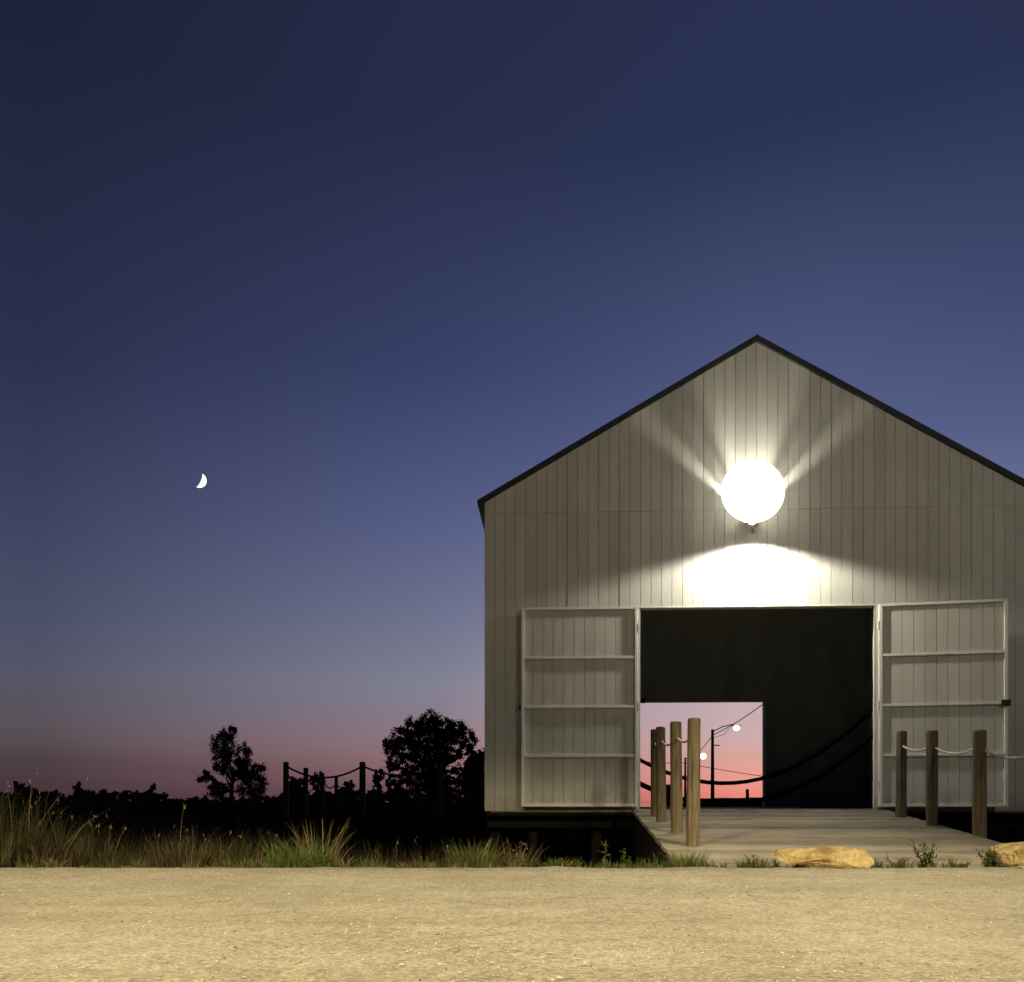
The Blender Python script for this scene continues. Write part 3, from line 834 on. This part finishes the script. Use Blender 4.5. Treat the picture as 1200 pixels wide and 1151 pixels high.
for _ in range(230):
    xp = random.uniform(-100, 800); y = 6.0 + 1.35 * random.random() ** 1.2
    dn, hh, pal = dens(xp)
    if random.random() > dn + .1: continue
    x = (xp - 600) / 1000 * y
    cw = random.uniform(.05, .20); ch = hh * random.uniform(.45, 1.15) * min(1, .45 + (y - 5.95) / .5)
    tone = random.uniform(.28, .8); own = [random.choice(pal), random.choice(pal), OLV]
    nb = int(random.uniform(35, 95) * dn)
    ln0 = random.uniform(0, .25); a0 = random.uniform(0, 6.28)
    for _ in range(nb):
        a = random.uniform(0, 6.28); r = cw * random.random() ** .6
        bx_, by_ = x + r * math.cos(a), max(5.96, y + r * math.sin(a) * .7)
        if not uv_left_limit(bx_, by_): continue
        c = mixc(own); c = tuple(q * tone for q in c)
        b.blade(Vector((bx_, by_, ground_z(bx_, by_) - .01)), ch * random.uniform(.35, 1.1), random.uniform(.0035, .008), ln0 + random.uniform(.03, .5), a if random.random() < .7 else a0, c)
# thin straw between the clumps
for _ in range(5200):
    y = 5.97 + 1.3 * random.random() ** 1.3; xp = random.uniform(-90, 800); x = (xp - 600) / 1000 * y
    dn, hh, pal = dens(xp)
    if random.random() > dn * .8 or not uv_left_limit(x, y): continue
    h = hh * min(1, .25 + (y - 5.95) / .5) * random.uniform(.15, .7)
    k = random.uniform(.35, .8)
    b.blade(Vector((x, y, ground_z(x, y) - .01)), h, random.uniform(.003, .008), random.uniform(.05, .6), random.uniform(0, 6.28), tuple(q * k for q in mixc(pal)))
# single pale stalks with seed heads, standing or bent over
for _ in range(95):
    xp = random.uniform(-60, 640); y = 6.05 + 1.0 * random.random(); x = (xp - 600) / 1000 * y
    dn, hh, pal = dens(xp)
    if random.random() > dn or not uv_left_limit(x, y): continue
    h = hh * random.uniform(.7, 1.35); ln = random.choice((.08, .15, .3, .7)); a = random.uniform(0, 6.28); k = random.uniform(.6, 1.1)
    col = tuple(q * k for q in random.choice((DRY, TAN, DRY)))
    p0 = Vector((x, y, ground_z(x, y))); b.blade(p0, h, .006, ln, a, col)
    tip = p0 + Vector((math.cos(a) * h * ln * .85, math.sin(a) * h * ln * .85, h * (.9 - .25 * ln)))
    for _ in range(3): b.leaf(tip + Vector((random.gauss(0, .006), random.gauss(0, .006), random.uniform(-.03, .03))), random.uniform(.02, .035), col, .3, 1.5)
# short fringe along the road edge
for _ in range(420):
    xp = random.uniform(-80, 1260); y = random.uniform(5.86, 6.1); x = (xp - 600) / 1000 * y
    if noise.noise((x * 2.3, 0, 7)) < -.28: continue
    if 905 < xp < 1022 and y < 6.0: continue
    hh = random.choice((.02, .03, .03, .045, .07, .10)) * (.55 if y < 5.93 else 1); cw = random.uniform(.015, .07)
    own = random.choice(((OLV, GRN), (OLV, TAN), (GRN, (.12, .15, .04)), (DRY, TAN), (DRY, OLV)))
    for _ in range(random.randint(10, 40)):
        a = random.uniform(0, 6.28); r = cw * random.random() ** .6
        px_, py_ = x + r * math.cos(a), y + r * math.sin(a) * .6
        b.blade(Vector((px_, py_, max(ground_z(px_, py_), -.02) + .002)), hh * random.uniform(.4, 1.2), random.uniform(.004, .009), random.uniform(.1, .9), a, mixc(own))
tag(b.build('verge_grass', M['grass']), 'tall dry grass along the road edge in front of the marsh', 'grass', kind='stuff')
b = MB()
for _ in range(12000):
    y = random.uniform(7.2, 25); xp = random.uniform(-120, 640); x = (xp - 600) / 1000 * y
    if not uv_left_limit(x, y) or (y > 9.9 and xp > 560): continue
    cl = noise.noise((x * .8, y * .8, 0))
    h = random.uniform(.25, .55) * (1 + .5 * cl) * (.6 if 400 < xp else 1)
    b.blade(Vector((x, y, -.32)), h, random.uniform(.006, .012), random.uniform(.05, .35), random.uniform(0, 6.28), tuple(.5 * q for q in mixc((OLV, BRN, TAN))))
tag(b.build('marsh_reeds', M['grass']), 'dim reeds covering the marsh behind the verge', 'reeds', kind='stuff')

def tuft(name, label, xp, d, h, w, n, pal, group='grass tufts by the road'):
    x = (xp - 600) / 1000 * d; base = Vector((x, d, ground_z(x, d)))
    b = MB()
    for _ in range(n):
        a = random.uniform(0, 6.28); r = w * random.random() ** .7 * .5
        b.blade(Vector((r * math.cos(a), r * math.sin(a) * .6, -.01)), h * random.uniform(.4, 1.1), random.uniform(.005, .010), random.uniform(.15, .75), a + random.gauss(0, .5), mixc(pal))
    o = b.build(name, M['grass']); o.location = base; tag(o, label, 'grass', group)
tuft('grass_tuft', 'big bright green grass tuft at the road edge left of centre', 352, 6.08, .26, .46, 330, (GRN, GRN, OLV, (.13, .17, .05)))
tuft('grass_tuft', 'grass tuft with long pale stalks behind the big green tuft', 372, 6.25, .42, .4, 90, (GRN, TAN, DRY))
tuft('grass_tuft', 'green grass tuft at the road edge near the shed corner', 556, 6.1, .26, .36, 230, (GRN, OLV, TAN))
tuft('grass_tuft', 'short green tuft at the foot of the front left ramp post', 806, 6.22, .19, .26, 240, (GRN, GRN, (.12, .17, .05)))
tuft('grass_tuft', 'small yellowish tuft at the road edge left of the dark gap', 288, 6.0, .11, .22, 110, (GRN, DRY, OLV))
tuft('grass_tuft', 'low straw coloured tuft at the road edge right of the dark gap', 490, 5.99, .09, .28, 120, (DRY, TAN, OLV))
tuft('grass_tuft', 'dry brown seeding clump below the shed corner', 604, 6.3, .26, .26, 110, (BRN, OLV, TAN))

def weed(label, xp, d, h, nst, leaf, pal, spread=.12, name='leafy_weed', z=None):
    x = (xp - 600) / 1000 * d; base = Vector((x, d, ground_z(x, d) if z is None else z))
    t = thing(name, label, 'weed', base, 0, 'weeds along the road edge')
    sb = MB(); lb = MB()
    for _ in range(nst):
        a = random.uniform(0, 6.28); tip = Vector((math.cos(a) * spread * random.uniform(.2, 1), math.sin(a) * spread * .6, h * random.uniform(.7, 1.3)))
        mid = tip * .5 + Vector((random.gauss(0, .01), 0, 0)); sb.tube([Vector((0, 0, -.01)), mid, tip], [.0035, .003, .0015], 5)
        for k in range(int(7 + h * 60)):
            tt = random.uniform(.12, 1); p = (Vector((0, 0, 0)).lerp(mid, tt * 2) if tt < .5 else mid.lerp(tip, tt * 2 - 1))
            off = Vector((random.gauss(0, leaf * .5), random.gauss(0, leaf * .5), random.gauss(0, leaf * .3)))
            lb.leaf(p + off, leaf * random.uniform(.8, 1.5) * (1.15 - .5 * tt), mixc(pal), .45)
    sb.usecol = True; sb.c = [(.08, .09, .03)] * len(sb.v)
    sb.build('stem', M['grass'], t); lb.build('leaves', M['grass'], t)
WG = (GRN, (.06, .10, .028), OLV)
weed('upright bushy green weed on the verge between the two rocks', 1086, 6.05, .17, 9, .030, WG)
weed('bushy dark green weed leaning on the left of the right rock', 1158, 6.02, .14, 9, .028, WG, .1)
weed('thin reddish weed on the verge left of the bushy green weed', 1050, 6.04, .10, 5, .02, (TAN, BRN, OLV))
weed('low green weed at the left tip of the long rock', 884, 6.05, .09, 8, .022, WG, .09)
weed('small sprig at the road edge between ramp post and long rock', 912, 5.98, .06, 7, .02, WG, .06)
weed('low leafy weed at the road edge below the ramp side', 832, 6.0, .05, 7, .018, WG, .09)
weed('upright leafy stalk in front of the dark gap under the shed', 706, 6.1, .19, 2, .028, (OLV, GRN, TAN), .04)
weed('shorter leafy stalk just left of the ramp side', 732, 6.1, .14, 3, .026, (OLV, GRN), .06)
weed('branching dry weed with pale flower heads under the shed edge', 612, 6.1, .19, 4, .022, (DRY, TAN), .07)
weed('creeping yellow green weed along the road under the shed', 670, 6.0, .06, 10, .022, (OLV, GRN, DRY), .16)
weed('creeping green weed along the road nearest the ramp side', 640, 6.0, .06, 9, .022, (OLV, GRN), .14)
weed('low creeping green weed between the bushy weeds', 1122, 6.0, .05, 9, .02, WG, .13)

# ------------------------------------------------------------------ rocks
def rock(label, xp, d, L, Dp, seed, top, bot, planes):
    import bmesh
    bm = bmesh.new(); bmesh.ops.create_icosphere(bm, subdivisions=6, radius=1)
    for v in bm.verts:
        p = v.co.copy()
        q = Vector([math.copysign(abs(c) ** .5, c) for c in p])
        t = max(-1, min(1, q.x))
        zt, zb = top(t), bot(t)
        n1 = noise.noise(p * 1.3 + Vector((seed, 0, 0))); n2 = noise.noise(p * 3.2 + Vector((0, seed, 0)))
        k = 1 + .08 * n1 + .05 * n2
        w_ = Vector((q.x * L / 2 * (1 + .05 * n2), q.y * Dp / 2 * k, (zt + zb) / 2 + q.z * (zt - zb) / 2 * k))
        for nrm, off in planes:          # broken faces
            nn_ = Vector(nrm).normalized(); e = w_.dot(nn_) - off
            if e > 0: w_ -= nn_ * e * .93
        w_ += p * (.006 * noise.noise(p * 7 + Vector((0, 0, seed))) + .003 * noise.noise(p * 18 + Vector((0, 0, seed))))
        v.co = w_
    me = bpy.data.meshes.new('rock'); bm.to_mesh(me); bm.free()
    me.polygons.foreach_set('use_smooth', [True] * len(me.polygons)); me.materials.append(M['rock'])
    o = bpy.data.objects.new('rock', me); COL.objects.link(o)
    x = (xp - 600) / 1000 * d; o.location = (x, d, 0)
    tag(o, label, 'rock', 'rocks at the foot of the ramp')
def ss(a, b, x):
    t = max(0, min(1, (x - a) / (b - a))); return t * t * (3 - 2 * t)
rock('long flat yellow rock lying at the foot of the ramp', 965, 5.97, .64, .30, 3.1, lambda t: .135 + .03 * ss(-.5, .5, t), lambda t: .055 - .075 * ss(-1, -.1, t),
     [((.25, -.75, .62), .165), ((-.35, -.6, .7), .155), ((.8, -.2, .55), .31), ((.1, -.4, .9), .152), ((.1, .3, .9), .145), ((-.2, -1, -.5), .10), ((.9, -.1, -.45), .31)])
rock('blocky yellow rock cut by the right edge of the view', 1203, 6.0, .43, .34, 8.7, lambda t: .175 + .01 * t, lambda t: -.02,
     [((-.7, -.5, .5), .21), ((.2, -.8, .6), .19), ((-.3, -.1, .95), .165), ((.5, -.6, .3), .19)])

# ------------------------------------------------------------------ the street lamps over the road, behind the viewer
SODIUM = (1, .83, .49)
light('street_light_beam', 'SPOT', (6.0, .2, 6.0), 5500, SODIUM, None, (2.2, 3.6, 0), R(61), .7, .12)
light('street_light_beam', 'SPOT', (-5.2, -.4, 6.3), 6100, SODIUM, None, (-2.1, 3.5, 0), R(59), .7, .12)
light('street_light_spill', 'POINT', (6.0, .2, 5.95), 390, (1, .93, .77), None, None, None, None, .5)

# ------------------------------------------------------------------ render settings
S.view_settings.view_transform = 'Standard'; S.view_settings.look = 'None'
S.view_settings.exposure = 0; S.view_settings.gamma = 1
S.render.engine = 'CYCLES'
S.cycles.use_denoising = True
S.cycles.max_bounces = 5; S.cycles.diffuse_bounces = 3
S.cycles.sample_clamp_indirect = 4
S.render.film_transparent = False
